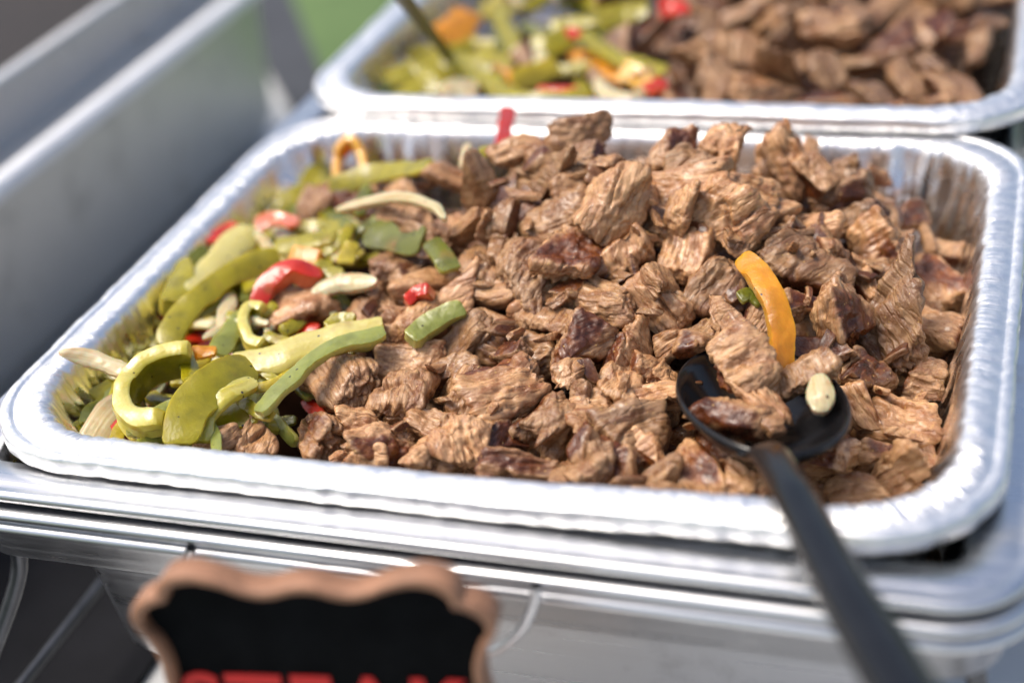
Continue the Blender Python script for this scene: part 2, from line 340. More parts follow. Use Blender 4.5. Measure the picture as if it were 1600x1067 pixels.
def swept(name, m, hw, hd, cx, cy, prof, parent=None, nc=16, ns=8):
    rows = []
    for ins, z, r in prof:
        P, N, _ = ring(hw - ins, hd - ins, max(r, 0.001), cx, cy, nc, ns); rows.append(np.c_[P, np.full(len(P), z)])
    V = np.stack(rows, 1); n = V.shape[0]
    return link(name, mesh_from(name, V.reshape(-1, 3), grid_faces(n, len(prof), True, False)), m, parent)
def rolled(ins, zt, zb, r, k=9):          # outer edge that rolls over from zt down to zb
    h = (zt - zb) / 2; return [(ins + h - h * math.sin(math.pi * i / (k - 1)) * 1.0, zt - h + h * math.cos(math.pi * i / (k - 1)), r) for i in range(k)]
def chafer(label, cx, cy, hw, hd, wide):
    root = empty('chafing_dish', (0, 0, 0)); tag(root, label, 'chafing dish', 'chafing dishes on the table')
    R = 0.024
    fl = [(wide, -0.030, 0.006), (wide, -0.012, 0.006), (wide - 0.003, -0.0088, 0.008), (0.006, -0.0086, R - 0.004), (0.0045, -0.0092, R - 0.003), (0.0036, -0.0090, R - 0.002)] + rolled(-0.0004, -0.0082, -0.0122, R) + [(0.005, -0.0126, R - 0.004), (0.010, -0.0128, R - 0.008)]
    swept('food_pan_flange', STEEL, hw, hd, cx, cy, fl, root)
    wp = [(0.012, -0.0142, R - 0.006), (0.003, -0.0142, R)] + rolled(-0.0030, -0.0142, -0.0182, R + 0.003) + [(0.0010, -0.0188, R)] + rolled(-0.0034, -0.0190, -0.0232, R + 0.003) + \
         [(0.004, -0.0245, R - 0.004), (0.006, -0.0262, R - 0.006), (0.0065, -0.040, R - 0.006), (0.008, -0.0415, R - 0.006), (0.024, -0.042, R - 0.008), (0.0255, -0.045, R - 0.008), (0.031, -0.100, R - 0.008), (0.036, -0.108, R - 0.010), (0.06, -0.110, 0.004), (min(hw, hd) - 0.004, -0.110, 0.002)]
    swept('water_pan', STEEL, hw, hd, cx, cy, wp, root)
    return root
HW, HD, CY = 0.171, 0.272, 0.129
c1 = chafer('stainless chafing dish holding the two foil pans of beef and peppers', 0, CY, HW, HD, 0.0195)
# drop handle and wire stand of the dish
hy = -0.1505
U = [aty(299, 855, hy), aty(292, 872, hy), aty(280, 905, hy), aty(300, 990, hy), aty(420, 1050, hy), aty(640, 1062, hy), aty(765, 1018, hy), aty(812, 985, hy), aty(834, 940, hy), aty(838, 915, hy)]
V, F = tube(U, 0.0017, 90, 12); link('handle', mesh_from('handle', V, F), STEEL, c1)
DARKSTEEL = plain('dark_steel_wire', (0.10, 0.105, 0.115), 0.35, 0.9, 90, 0.2)
for a, bb in (((-0.156, -0.125), (-0.185, -0.15)), ((0.156, -0.125), (0.175, -0.150)), ((-0.156, 0.385), (-0.185, 0.41)), ((0.156, 0.385), (0.175, 0.41))):
    V, F = tube([(a[0], a[1], -0.030), (a[0] * 1.02, a[1], -0.06), (bb[0], bb[1], -0.12), (bb[0], bb[1], TZ + 0.003)], 0.0030, 30, 10)
    link('stand_leg', mesh_from('stand_leg', V, F), DARKSTEEL, c1)
V, F = tube([(-0.185, -0.15, -0.125), (-0.185, 0.1, -0.125), (-0.185, 0.41, -0.125)], 0.0025, 12, 8); link('stand_rail', mesh_from('stand_rail', V, F), DARKSTEEL, c1)
V, F = tube([(-0.185, -0.15, -0.130), (0, -0.15, -0.130), (0.175, -0.15, -0.130)], 0.0025, 12, 8); link('stand_rail', mesh_from('stand_rail', V, F), DARKSTEEL, c1)

c2 = empty('chafing_dish', (0, 0, 0)); tag(c2, 'tall stainless chafing dish standing apart with a ridge along its side', 'chafing dish', 'chafing dishes on the table')
XC, YC, H2, D2 = -0.339 - 0.18, 0.145, 0.18, 0.315
swept('food_pan', STEEL_S, H2, D2, XC, YC, [(.016, -.050, .012), (.013, -.006, .014), (.010, -.0005, .016), (.006, .0005, .018)] + rolled(0, .0005, -.004, .020) + [(.004, -.006, .016), (.006, -.034, .014)], c2)
swept('water_pan', STEEL_S, H2, D2, XC, YC, [(.008, -.033, .014), (-.003, -.0335, .022)] + rolled(-.018, -.0335, -.042, .03) + [(.001, -.047, .02), (.003, -.06, .02), (.006, -.140, .02), (.012, -.152, .016), (.1, -.153, .004)], c2)
RAIL = plain('white_glint_rail', (.80, .81, .83), .35, 0.0, 60, .05)  # added rail, its white colour stands for the highlight on the steel ridge
V, F = tube([(-.315, -.16, -.033), (-.315, .15, -.033), (-.315, .43, -.033)], .0062, 30, 14); link('rail', mesh_from('rail', V, F), RAIL, c2)
for k, (x, y) in enumerate(((-0.66, -0.10), (-0.38, -0.10), (-0.66, 0.40), (-0.38, 0.40))):
    V, F = tube([(x, y, -0.03), (x, y, -0.1), (x, y, TZ + 0.002)], 0.003, 8, 8); link('stand_leg', mesh_from('stand_leg', V, F), DARKSTEEL, c2)

# ------------------------------------------------------------------ beef
def cube_sphere(N):
    idx = {}; D = []; F = []
    def vid(p):
        k = tuple(int(round(c * N)) for c in p)
        if k not in idx:
            idx[k] = len(D); q = np.array(p); q = np.sign(q) * np.tan(np.abs(q) * math.pi / 4); D.append(q / np.linalg.norm(q))
        return idx[k]
    g = [-1 + 2 * i / N for i in range(N + 1)]
    for ax in range(3):
        for sg in (-1.0, 1.0):
            for i in range(N):
                for j in range(N):
                    q = []
                    for a, c in ((i, j), (i + 1, j), (i + 1, j + 1), (i, j + 1)):
                        p = [0, 0, 0]; p[ax] = sg; p[(ax + 1) % 3] = g[a]; p[(ax + 2) % 3] = g[c]; q.append(vid(p))
                    F.append(q if sg > 0 else q[::-1])
    return np.array(D), np.array(F)
def vnormals(V, F):
    n = np.cross(V[F[:, 2]] - V[F[:, 0]], V[F[:, 3]] - V[F[:, 1]]); N = np.zeros_like(V)
    for k in range(4): np.add.at(N, F[:, k], n)
    return N / (np.linalg.norm(N, axis=1)[:, None] + 1e-12)
CS = {n: cube_sphere(n) for n in (14, 20, 30)}

def beef_mesh(seed, Ln, W, T, dark, N=30, tone=None):
    """one torn, angular chunk; sizes in metres, grain roughly along local x"""
    rg = np.random.default_rng(seed); D, F = CS[N]
    pl = []; dd = []
    for ax in range(3):
        for sg in (-1, 1):
            v = np.zeros(3); v[ax] = sg; v += rg.normal(0, 0.20, 3); pl.append(unit(v)); dd.append(rg.uniform(0.84, 1.02))
    for _ in range(rg.integers(3, 7)):
        pl.append(unit(rg.normal(0, 1, 3))); dd.append(rg.uniform(0.88, 1.18))
    pl = np.array(pl); dd = np.array(dd)
    q = np.maximum(0, D @ pl.T / dd); p = rg.uniform(9, 16)
    r = (q ** p).sum(1) ** (-1 / p)
    V = D * r[:, None] * np.array([Ln, W, T]) / 2
    w = (q * r[:, None]) ** 9; w /= w.sum(1)[:, None] + 1e-9
    pick = []
    if dark >= 0.75: pick = [5, 2, 0, 6]
    elif dark >= 0.45: pick = [[5, 6], [2, 5], [2, 3], [5, 1]][rg.integers(4)]
    elif dark >= 0.25: pick = [[2], [3], [1], [4, 2]][rg.integers(4)]
    elif rg.random() < 0.5: pick = [rg.choice([4, 2, 3])]
    crust = w[:, pick].sum(1) if len(pick) else np.zeros(len(V))
    # grain space in millimetres
    a = rg.normal(0, 0.25) if rg.random() < 0.72 else rg.uniform(0.8, 1.7)
    e = np.array(Euler((rg.uniform(0, 3), rg.normal(0, 0.25), a), 'XYZ').to_matrix())
    g = V @ e * 1000 + rg.uniform(-400, 400, 3)
    lump = noise(g / 9.0, seed)
    g2 = g + 0.7 * np.stack([lump * 0, noise(g / 7, seed + 1), noise(g / 7, seed + 2)], 1)
    N0 = vnormals(V, F); gro = rg.choice([.35, .55, .8, 1.0]); soft = (1 - 0.75 * crust) * (0.35 + 0.65 * gro)
    f1 = 1 - 2 * np.abs(noise(g2 * (0.085, 0.40, 0.40), seed + 3))
    f2 = noise(g2 * (0.04, 0.17, 0.17), seed + 4)
    f3 = noise(g2 * (0.12, 0.85, 0.85), seed + 8)
    ck = noise(g2 * (0.035, 0.125, 0.125), seed + 5)
    gaps = np.exp(-(ck / 0.075) ** 2) * sm(-0.3, 0.3, noise(g / 11, seed + 6))
    k = min(1.0, T / 0.014)
    d = 0.00036 * f1 * soft + 0.0009 * f2 * soft + 0.0017 * lump + 0.00040 * f3 * soft - 0.0032 * gaps * soft + 0.0007 * noise(g / 2.6, seed + 12) + 0.0004 * noise(g / 1.5, seed + 13) + 0.00025 * crust * noise(g * 0.7, seed + 7)
    V = V + N0 * (d * k)[:, None]
    gx = e[:, 0]                                                 # grain axis in local space
    end = np.abs(N0 @ gx) ** 3
    V = V + np.outer(end * 0.0015 * k * (noise(g * (0.1, 0.55, 0.55), seed + 9) + 0.6 * noise(g * (0.1, 1.1, 1.1), seed + 10)), gx) * np.sign(N0 @ gx)[:, None]
    x = V[:, 0] / Ln
    V[:, 2] += rg.normal(0, 0.13) * Ln * (x * x - 0.08); V[:, 1] += rg.normal(0, 0.12) * Ln * (x * x - 0.08)
    tw = rg.normal(0, 0.2) * x; c, s = np.cos(tw), np.sin(tw); y, z = V[:, 1].copy(), V[:, 2].copy(); V[:, 1] = c * y - s * z; V[:, 2] = s * y + c * z
    me = mesh_from('beef_chunk', V, F, {'grain': g, 'crust': crust, 'groove': np.full(len(V), .35 + .65 * gro), 'tone': np.full(len(V), tone if tone is not None else rg.uniform(0.1, 1.0) if dark < 0.75 else 0.45)})
    me.materials.append(MEAT); return me

def orient(p, ang, tilt, rg, upw=0.55):
    """axes for a thing lying at p: z leans between up and the camera, x runs at ang degrees as seen"""
    v = unit(CAM - p); n = unit(upw * np.array([0, 0, 1.0]) + (1 - upw) * v + rg.normal(0, tilt, 3))
    a = math.radians(ang); t = RM @ np.array([math.cos(a), math.sin(a), 0.0])
    # slide t along the view ray into the plane of n
    t = unit(t - v * (t @ n) / (v @ n)); y = np.cross(n, t)
    return t, y, n
def place(o, p, x, y, z):
    m = Matrix.Identity(4)
    for i in range(3): m[i][0], m[i][1], m[i][2], m[i][3] = x[i], y[i], z[i], p[i]
    o.matrix_world = m

# seen place, length and breadth (pixels of the 1600 px photograph), lie, darkness of the crust
BEEF = [(1027,231,74,56,80,.1),(1075,253,68,52,20,.1),(1132,233,88,64,70,.3),(1224,253,112,80,-62,.05),(1276,275,64,48,-50,.1),(1307,257,44,40,20,.2),(966,275,90,64,-20,.1),
 (1062,288,112,44,0,.1),(1171,301,90,56,-15,.1),(1140,336,122,78,-40,.05),(1036,332,92,60,30,.1),(1215,330,58,28,25,.1),(1324,305,92,60,10,.5),(1372,318,66,54,-10,.4),(1425,338,56,46,10,.6),
 (1272,349,66,44,0,.2),(1228,362,46,44,60,.1),(1346,340,64,44,10,.5),(952,332,108,84,60,.05),(1066,384,95,78,70,.1),(976,397,92,48,30,.0),(1123,441,108,74,60,.1),(1263,411,152,88,-28,.15),
 (1298,384,60,42,-50,.1),(1368,384,76,64,30,.5),(1359,419,54,30,10,.1),(1456,424,112,78,-40,.5),(1449,372,58,18,-72,.1),(1438,494,100,78,-30,.1),(1307,496,94,80,40,.5),(1390,528,108,78,-60,.2),
 (1355,450,64,32,-70,.3),(1250,474,60,36,-10,.6),(1022,485,94,64,-25,.0),(939,472,108,58,-12,.0),(1110,507,84,48,10,.2),(1031,441,76,54,-20,.4),(1180,498,60,44,70,.4),(915,537,90,76,10,1.),
 (992,546,98,60,82,.7),(1040,540,54,46,20,.4),(1079,540,52,46,0,.5),(1045,581,52,48,60,.6),(1290,546,86,36,-5,.5),(1365,580,76,54,-35,.6),(1448,594,66,62,80,.1),(1330,577,56,46,0,.6),
 (1480,384,46,40,0,.4),(1403,384,50,46,60,.3),(917,415,64,54,30,.3),(948,432,64,36,-20,.3),(1015,622,110,40,0,.0),(999,679,98,86,20,.1),(966,581,56,40,50,.1),(962,610,54,46,0,.1),
 (1409,658,108,78,-8,.1),(1344,638,80,40,-60,.2),(1397,740,104,58,45,.2),(1328,768,72,60,20,.25),(1360,707,56,46,0,.6),(1437,721,26,22,0,.2),(1096,744,94,58,-50,.5),(1177,752,76,64,80,.5),
 (1120,703,104,58,-20,.6),(1015,740,88,44,40,.2),(1051,762,66,46,0,.2),(962,727,56,50,0,.5),(1283,719,66,46,0,.6),(1315,700,60,50,40,.7),(529,592,118,88,-30,.0),(634,566,90,66,10,.15),  # first piece: its dark crust value paints the shade before the spoon
 (701,577,82,56,30,.1),(634,622,96,76,60,.05),(675,660,76,60,-20,.2),(484,671,108,82,-35,1.),(559,664,58,46,0,.4),(611,690,80,64,20,.5),(555,714,84,36,0,.1),(690,712,76,44,-30,.2),
 (727,622,80,56,70,.05),(727,590,56,44,0,.1),(731,690,76,68,70,.2),(799,611,104,92,30,.05),(870,656,98,78,45,.2),(780,682,96,64,0,.9),(802,727,118,54,-8,.75),(900,724,108,82,-20,.6),
 (941,697,90,64,-40,.9),(919,641,76,64,10,.2),(900,585,76,50,20,.1),(806,529,128,74,-10,.05),(727,525,84,60,45,.4),(859,499,132,44,-8,.1),(660,502,98,54,35,.05),(619,517,66,52,20,.2),
 (864,342,124,78,25,.1),(820,415,104,64,62,.3),(762,450,112,50,-10,.05),(654,434,94,46,8,.05),(628,406,90,64,35,.1),(743,399,84,48,75,.1),(733,361,94,44,40,.1),(778,383,60,30,80,.2),
 (823,326,80,58,-30,.5),(788,348,76,40,80,.1),(749,304,80,46,70,.1),(829,281,76,54,-10,.2),(714,269,90,46,-20,.4),(692,342,80,64,10,.3),(628,312,98,56,0,.3),(539,307,132,60,10,.5),
 (495,320,60,56,70,.3),(628,340,80,36,-10,.2),(902,208,108,52,15,.3),(810,240,84,46,10,.1),(855,256,84,50,-10,.1),(910,243,66,46,30,.1),(896,288,76,44,20,.0),(902,402,90,74,60,.6),
 (848,453,94,48,40,.1),(469,484,98,82,20,.1),(577,482,80,64,30,.3),(690,475,80,50,28,.0),(331,691,74,40,5,.1),(402,689,64,54,60,.1),(938,259,66,46,0,.2),(1190,318,60,46,0,.2),(1000,300,60,46,0,.2)]
OWN = {(1263, 411): 'broad fibrous beef chunk lying behind the top of the orange pepper strip', (1456, 424): 'large upright beef chunk leaning near the bare foil side wall',
       (1449, 372): 'thin pointed beef sliver sticking up behind the large upright chunk', (484, 671): 'round dark seared beef chunk beside the end of the long grey-green pepper strip',
       (469, 484): 'crumpled beef chunk under the arched red pepper strip', (539, 307): 'long beef slice beneath the thin draped onion strip', (864, 342): 'big slanting beef chunk on the slope of the heap facing the peppers',
       (902, 208): 'beef piece crowning the heap beside the hanging red pepper strip', (1409, 658): 'ridged beef block between the spoon bowl and the foil side wall', (1015, 622): 'pale finger-shaped beef piece touching the edge of the spoon bowl',
       (1328, 768): 'small roundish beef chunk beside the spoon handle at the foil rim', (331, 691): 'small tan beef chunk at the rim under the broad pepper curl', (402, 689): 'upright tan beef cube between the pepper curl and the round dark chunk',
       (992, 546): 'striped browned beef slab standing on end beside the dark seared chunk', (660, 502): 'tan beef piece resting on the wedged grey-green pepper strip', (628, 406): 'light beef chunk between the olive pepper and the pointed onion wedge'}
def blabel(dark):
    if dark >= .75: return 'dark seared glossy chunk of beef in the pan with the black spoon', 'dark seared beef chunks in the spoon pan'
    if dark >= .45: return 'chunk of beef with one browned crust side in the pan with the black spoon', 'half browned beef chunks in the spoon pan'
    return 'tan torn chunk of grilled beef heaped in the pan with the black spoon', 'tan beef chunks in the spoon pan'
rg = np.random.default_rng(5)
rd = np.random.default_rng(91)
for k, (px, py, l, w, a, dk) in enumerate(BEEF):
    if dk < .25 and rd.random() < .32: dk = .3
    p = on(px, py); s = depth(p) / FPX
    Ln, W = l * s * 1.06, w * s * 1.06; T = W * rg.uniform(0.58, 0.95)
    if Ln < W: Ln = W
    o = link('beef_chunk', beef_mesh(100 + k * 13, Ln, W, T, dk))
    x, y, z = orient(p, a, 0.32, rg); place(o, p - z * T * (0.30 - rg.uniform(-.30, .45)), x, y, z)
    if (px, py) in OWN: tag(o, OWN[(px, py)], 'beef chunk')
    else: tag(o, blabel(dk)[0], 'beef chunk', blabel(dk)[1])
# chunks of the layer beneath, seen in the gaps
FILL = [beef_mesh(9000 + k, rg.uniform(.019, .027), rg.uniform(.013, .018), rg.uniform(.010, .014), [.1, .5, .3, .9][k % 4], 14) for k in range(8)]
def fill(n, xr, yr, field, drop, cond, seed, label, group, dmin, scale=1.0, meshes=FILL):
    r = np.random.default_rng(seed); pts = []; tries = 0
    while len(pts) < n and tries < 20000:
        tries += 1; x, y = r.uniform(*xr), r.uniform(*yr)
        if not cond(x, y) or any((x - a) ** 2 + (y - q) ** 2 < dmin ** 2 for a, q in pts): continue
        pts.append((x, y))
    for i, (x, y) in enumerate(pts):
        o = link('beef_chunk', meshes[i % len(meshes)])
        o.location = (x, y, max(-0.046, float(field(x, y)) - r.uniform(*drop)))
        o.rotation_euler = (r.normal(0, .45) + (math.pi if r.random() < .5 else 0), r.normal(0, .45), r.uniform(0, 6.28)); o.scale = (scale,) * 3
        tag(o, label, 'beef chunk', group)
_bp = np.array([on(*q) for q in ((300, 712), (470, 640), (490, 520), (565, 350), (720, 245))]); _bp = _bp[np.argsort(_bp[:, 1])]
bord = lambda y: float(np.interp(y, _bp[:, 1], _bp[:, 0]))
inpan = lambda x, y: abs(x) < .136 and abs(y) < .106
fill(62, (-.136, .136), (-.106, .106), heap, (.022, .031), lambda x, y: inpan(x, y) and x > bord(y) + .006, 3,
     'brown chunk of beef wedged low between others in the pan with the spoon', 'lower beef chunks in the spoon pan', .0165)

def bed(name, label, cx, cy, cz, x0, x1, field, drop, left):
    n, m = 110, 90; xs = np.linspace(x0, x1, n); ys = np.linspace(cy - .098, cy + .098, m); X, Y = np.meshgrid(xs, ys, indexing='ij'); X, Y = X.ravel(), Y.ravel()
    if left: X = np.array([max(x, bord(y - cy) + .004) if left == 1 else x for x, y in zip(X, Y)])
    g = np.stack([X, Y, X * 0], 1) * 1000
    Z = np.maximum(field(X, Y) - drop, cz - .052) + .005 * noise(g / 9, 3) + .003 * (1 - 2 * np.abs(noise(g / 5, 4))) + .0012 * noise(g / 2, 5)
    V = np.stack([X, Y, Z], 1); o = link(name, mesh_from(name, V, grid_faces(n, m, False, False)[:, ::-1], {'grain': g, 'crust': .5 + .5 * noise(g / 14, 6), 'tone': X * 0 + .2, 'groove': X * 0 + 1}), MEAT); tag(o, label, 'beef', None, 'stuff')
bed('beef_mass', 'packed mass of beef under the loose chunks of the spoon pan', 0, 0, 0, -.10, .130, heap, .027, 1)
bed('beef_mass', 'packed mass of beef under the loose strips of the rear pan', R2[0], R2[1], R2[2], -.02, .133, heap2, .018, 0)
SM = [beef_mesh(9700 + k, rg.uniform(.010, .015), rg.uniform(.008, .011), rg.uniform(.005, .008), [.1, .3, .5][k % 3], 20) for k in range(9)]
r0 = np.random.default_rng(31)
for k in range(52):
    px, py = r0.uniform(520, 1460), r0.uniform(240, 770); p = on(px, py, -.003 + r0.uniform(-.003, .004))
    if not inpan(p[0], p[1]) or p[0] < bord(p[1]) + .012 or (1050 < px < 1340 and 520 < py < 720): continue
    o = link('beef_chunk', SM[k % 9]); o.location = p; o.rotation_euler = (r0.normal(0, .5), r0.normal(0, .5), r0.uniform(0, 6.28))
    tag(o, 'little offcut of beef tucked between bigger chunks in the pan with the spoon', 'beef chunk', 'little beef offcuts in the spoon pan')
SHRED = [beef_mesh(9500 + k, rg.uniform(.008, .014), rg.uniform(.0024, .0042), rg.uniform(.0018, .003), [.1, .5][k % 2], 14) for k in range(6)]
r0 = np.random.default_rng(66)
for k in range(70):
    px, py = r0.uniform(560, 1440), r0.uniform(270, 760); p = on(px, py, .002)
    if not inpan(p[0], p[1]) or p[0] < bord(p[1]) + .01: continue
    o = link('beef_shred', SHRED[k % 6]); o.location = p; o.rotation_euler = (r0.normal(0, .5), r0.normal(0, .4), r0.uniform(0, 6.28))
    tag(o, 'thin loose shred of beef lying among the chunks by the spoon', 'beef shred', 'loose beef shreds in the spoon pan')
# ------------------------------------------------------------------ pepper and onion strips
def strip_mesh(P, w, th, seed, nref, edge=False, flip=False, curl=0.25, n=44, taper=0.10, blunt=0.6):
    """a strip of cooked pepper along the points P: w wide, th thick; edge=True stands it on its cut edge"""
    P = catmull(P, n); T = np.gradient(P, axis=0); T /= np.linalg.norm(T, axis=1)[:, None]
    A = np.cross(nref, T); A /= np.linalg.norm(A, axis=1)[:, None] + 1e-9; B = np.cross(T, A)       # A across, B outwards
    if edge: A, B = B, A
    if flip: B = -B
    sec = []                                                        # (across, up, skin): skin side, cut edge, inner side, cut edge
    sec += [(x, 1.0, 1.0) for x in np.linspace(-.97, .97, 9)] + [(1.0, .72, .15), (1.01, .1, 0), (.99, -.7, 0)]
    sec += [(x, -1.0, 0.0) for x in np.linspace(.94, -.94, 7)] + [(-.99, -.7, 0), (-1.01, .1, 0), (-1.0, .72, .15)]
    sec = np.array(sec); cx, cy, sk = sec.T; S = len(sec)
    t = np.linspace(0, 1, n); env = np.clip(np.minimum(t, 1 - t) / (taper + 1e-6), 0, 1); env = np.sqrt(1 - (1 - env) ** 2) * (1 - blunt) + blunt
    s = np.concatenate([[0], np.cumsum(np.linalg.norm(np.diff(P, axis=0), axis=1))]) * 1000
    z = np.zeros(n); wob = 1 + 0.10 * noise(np.stack([s / 9, z, z], 1), seed); tw = 1 + 0.07 * noise(np.stack([s / 9, z + 5, z], 1), seed)
    W = (w / 2) * env * wob; H = (th / 2) * (0.6 + 0.4 * env) * tw
    rr = np.random.default_rng(seed + 3)
    roll = np.linspace(rr.normal(0, .22), rr.normal(0, .22), n) if not edge else np.zeros(n)
    A, B = A * np.cos(roll)[:, None] + B * np.sin(roll)[:, None], B * np.cos(roll)[:, None] - A * np.sin(roll)[:, None]
    lop = 0.16 * (w / 2) * noise(np.stack([s / 8, z + 9, z], 1), seed + 5)
    X = W[:, None] * cx[None] + lop[:, None]; Y = H[:, None] * cy[None] - curl * (X ** 2) / (w / 2 + 1e-9)
    Y = Y - 0.10 * th * (np.cos(cx * 9)[None] * (cy < 0)[None])
    V = P[:, None] + A[:, None] * X[..., None] + B[:, None] * Y[..., None]
    G = np.stack([np.repeat(s[:, None], S, 1), X * 1000, Y * 1000], -1).reshape(-1, 3) + np.random.default_rng(seed).uniform(-300, 300, 3)
    skin = np.repeat(sk[None], n, 0).ravel()
    V = V.reshape(-1, 3); F = grid_faces(n, S, False, True)
    V = V + 0.00034 * np.stack([noise(G / 6, seed + k) for k in range(3)], 1) + 0.00014 * np.stack([noise(G / 1.3, seed + k) for k in range(3)], 1)
    c0, c1 = len(V), len(V) + 1; V = np.vstack([V, P[0], P[-1]]); G = np.vstack([G, G[0], G[-1]]); skin = np.append(skin, [0.5, 0.5])
    caps = [(c0, (j + 1) % S, j, j) for j in range(S)] + [(c1, (n - 1) * S + j, (n - 1) * S + (j + 1) % S, (n - 1) * S + (j + 1) % S) for j in range(S)]
    me = bpy.data.meshes.new('strip')
    me.from_pydata(V.tolist(), [], [tuple(f) for f in F] + [c[:3] for c in caps]); me.update()
    at = me.attributes.new('grain', 'FLOAT_VECTOR', 'POINT'); at.data.foreach_set('vector', G.astype(np.float32).ravel())
    at = me.attributes.new('skin', 'FLOAT', 'POINT'); at.data.foreach_set('value', skin.astype(np.float32))
    me.polygons.foreach_set('use_smooth', np.ones(len(me.polygons), bool)); me.set_sharp_from_angle(angle=math.radians(38))
    return me
CN = {'g': 'yellow-green pepper', 'd': 'olive green pepper', 's': 'pale green pepper', 'y': 'pale yellow pepper', 'o': 'orange pepper', 'r': 'red pepper', 'w': 'cooked onion'}
def strip(c, pts, wpx, label=None, th=0.0021, dz=0.004, lift=None, field=heap, edge=False, flip=False, curl=0.11, upw=0.5, taper=0.10, blunt=0.6, name=None, hgt=None, group=None, seed=[0]):
    seed[0] += 7
    if c == 'w' and taper == .10: taper, blunt, curl, th = .45, .14, .30, min(th, .0028)
    P = np.array([on(x, y, dz + (lift[i] if lift else 0.0), field) for i, (x, y) in enumerate(pts)])
    mid = P[len(P) // 2]; s = depth(mid) / FPX; v = unit(CAM - mid); nref = unit(upw * np.array([0, 0, 1.0]) + (1 - upw) * v)
    w = wpx * s * (1.0 if edge else 1.08)
    if edge: me = strip_mesh(P, hgt or 0.012, w, seed[0] + 31, nref, True, flip, 0.05, taper=0.05, blunt=0.75)
    else: me = strip_mesh(P, w, th, seed[0] + 31, nref, False, flip, curl, taper=taper, blunt=blunt)
    # origin at the middle of the strip
    me.transform(Matrix.Translation(Vector(-mid))); me.materials.append(PEP[c])
    nm = 'onion_piece' if c == 'w' else 'pepper_strip'
    o = link(name or nm, me); o.location = mid
    tag(o, label, 'onion' if c == 'w' else 'pepper', group); return o
S = strip
S('g', [(437,402),(379,417),(330,450),(285,494),(259,540)], 38, 'long yellow-green pepper strip speckled with black pepper, bowed along the foil wall', lift=[.004,.006,.006,.004,0])
S('y', [(392,356),(358,392),(330,430),(308,462)], 52, 'broad pale yellow pepper strip lying behind the long bowed green strip', flip=True, curl=-.2)
S('r', [(404,484),(420,447),(457,421),(500,440)], 30, 'glossy red pepper strip arched over a beef chunk', lift=[0,.005,.008,.002], th=.006)
S('g', [(430,385),(478,378),(524,370)], 32, 'yellow-green pepper piece lying above the orange wedge', lift=[.003,.004,.004])
S('o', [(458,398),(480,402),(502,405)], 30, 'small orange pepper wedge under a yellow-green piece', th=.005, lift=[.003,.003,.002])
S('r', [(398,352),(432,345),(463,352)], 26, 'red pepper strip with a pale inside beside the foil wall', flip=True)
S('r', [(326,380),(345,366),(372,352)], 22, 'dull red pepper strip tucked against the foil wall')
S('g', [(283,418),(284,446),(270,482)], 40, 'rounded yellow-green pepper lump pressed against the foil wall', th=.008)
S('d', [(288,420),(305,408),(325,392)], 30, 'dull olive pepper piece against the foil wall behind the rounded lump')
S('g', [(418,493),(393,488),(384,510),(394,538),(418,548)], 18, 'small yellow-green pepper hook curled beside a beef chunk', edge=True, hgt=.010)
S('s', [(384,490),(362,520),(338,552)], 32, 'grey-green pepper strip between the onion and the hooked pepper')
S('w', [(364,462),(354,486),(344,512)], 26, 'plump white onion piece beneath the long bowed green strip', th=.005)
S('g', [(300,566),(262,568),(225,583),(200,612),(198,645),(222,667),(268,668)], 29, 'thick yellow-green pepper ring standing open at the pan corner', edge=True, hgt=.016, dz=.006, lift=[.004,.005,.004,.002,0,0,0])
S('g', [(392,572),(345,590),(305,622),(285,660),(284,694)], 60, 'broad glossy yellow-green pepper curl beside the standing pepper ring', dz=.008, lift=[.002,.006,.006,.004,0], th=.0024, curl=.10, upw=.3, taper=.14, blunt=.55)
S('g', [(300,668),(345,655),(400,640)], 52, 'yellow-green pepper slab under the broad pepper curl', dz=.003)
S('g', [(398,596),(352,612),(318,648),(312,690)], 40, 'crumpled yellow-green pepper leaf folded beside the broad pepper curl', dz=.006, lift=[.003,.006,.003,0], th=.002, curl=-.2, upw=.7, flip=True)
S('y', [(360,568),(430,556),(505,532),(600,512)], 52, 'wide pale yellow pepper strip stretching towards the beef', flip=True, lift=[.003,.005,.005,.003], taper=.15, curl=-.18)
S('s', [(404,645),(439,606),(489,564),(535,537),(602,520)], 30, 'long grey-green pepper strip lying across the pale yellow one', dz=.008, lift=[0,.003,.004,.004,.003], th=.0026, upw=.9)
S('w', [(92,552),(142,560),(186,577),(212,590)], 26, 'browned onion strip poking over the foil rim', dz=.012, lift=[.008,.005,.002,0], th=.003)
S('w', [(230,556),(255,552),(280,563)], 22, 'small onion slice on top of the standing pepper ring', dz=.013)
S('g', [(283,540),(292,565),(300,596)], 26, 'narrow yellow-green pepper sliver crossing the standing ring', dz=.011)
S('o', [(300,553),(318,550),(338,549)], 20, 'small amber pepper piece behind the broad pepper curl', dz=.008)
S('o', [(526,284),(528,248),(550,222),(566,246),(570,280)], 12, 'amber pepper loop standing up against the foil wall', edge=True, hgt=.008, dz=.004, lift=[0,.006,.012,.006,0])
S('g', [(515,292),(593,270),(670,260)], 30, 'bright yellow-green pepper strip behind the beef at the foil wall', lift=[.002,.004,.004])
S('w', [(526,329),(577,316),(628,307),(673,321),(697,344)], 18, 'thin cream onion strip draped over a beef chunk', dz=.012, th=.003)
S('d', [(575,362),(615,366),(660,376)], 46, 'flat olive green pepper piece below the draped onion strip')
S('d', [(672,378),(692,400),(708,422)], 32, 'olive green pepper tip beside the flat olive piece')
S('w', [(488,458),(539,441),(590,440)], 30, 'pointed cream onion wedge beside the arched red pepper', th=.005, dz=.006)
S('g', [(496,410),(512,424),(534,430)], 18, 'thin lime pepper curl above the pointed onion wedge', lift=[.004,.002,.002])
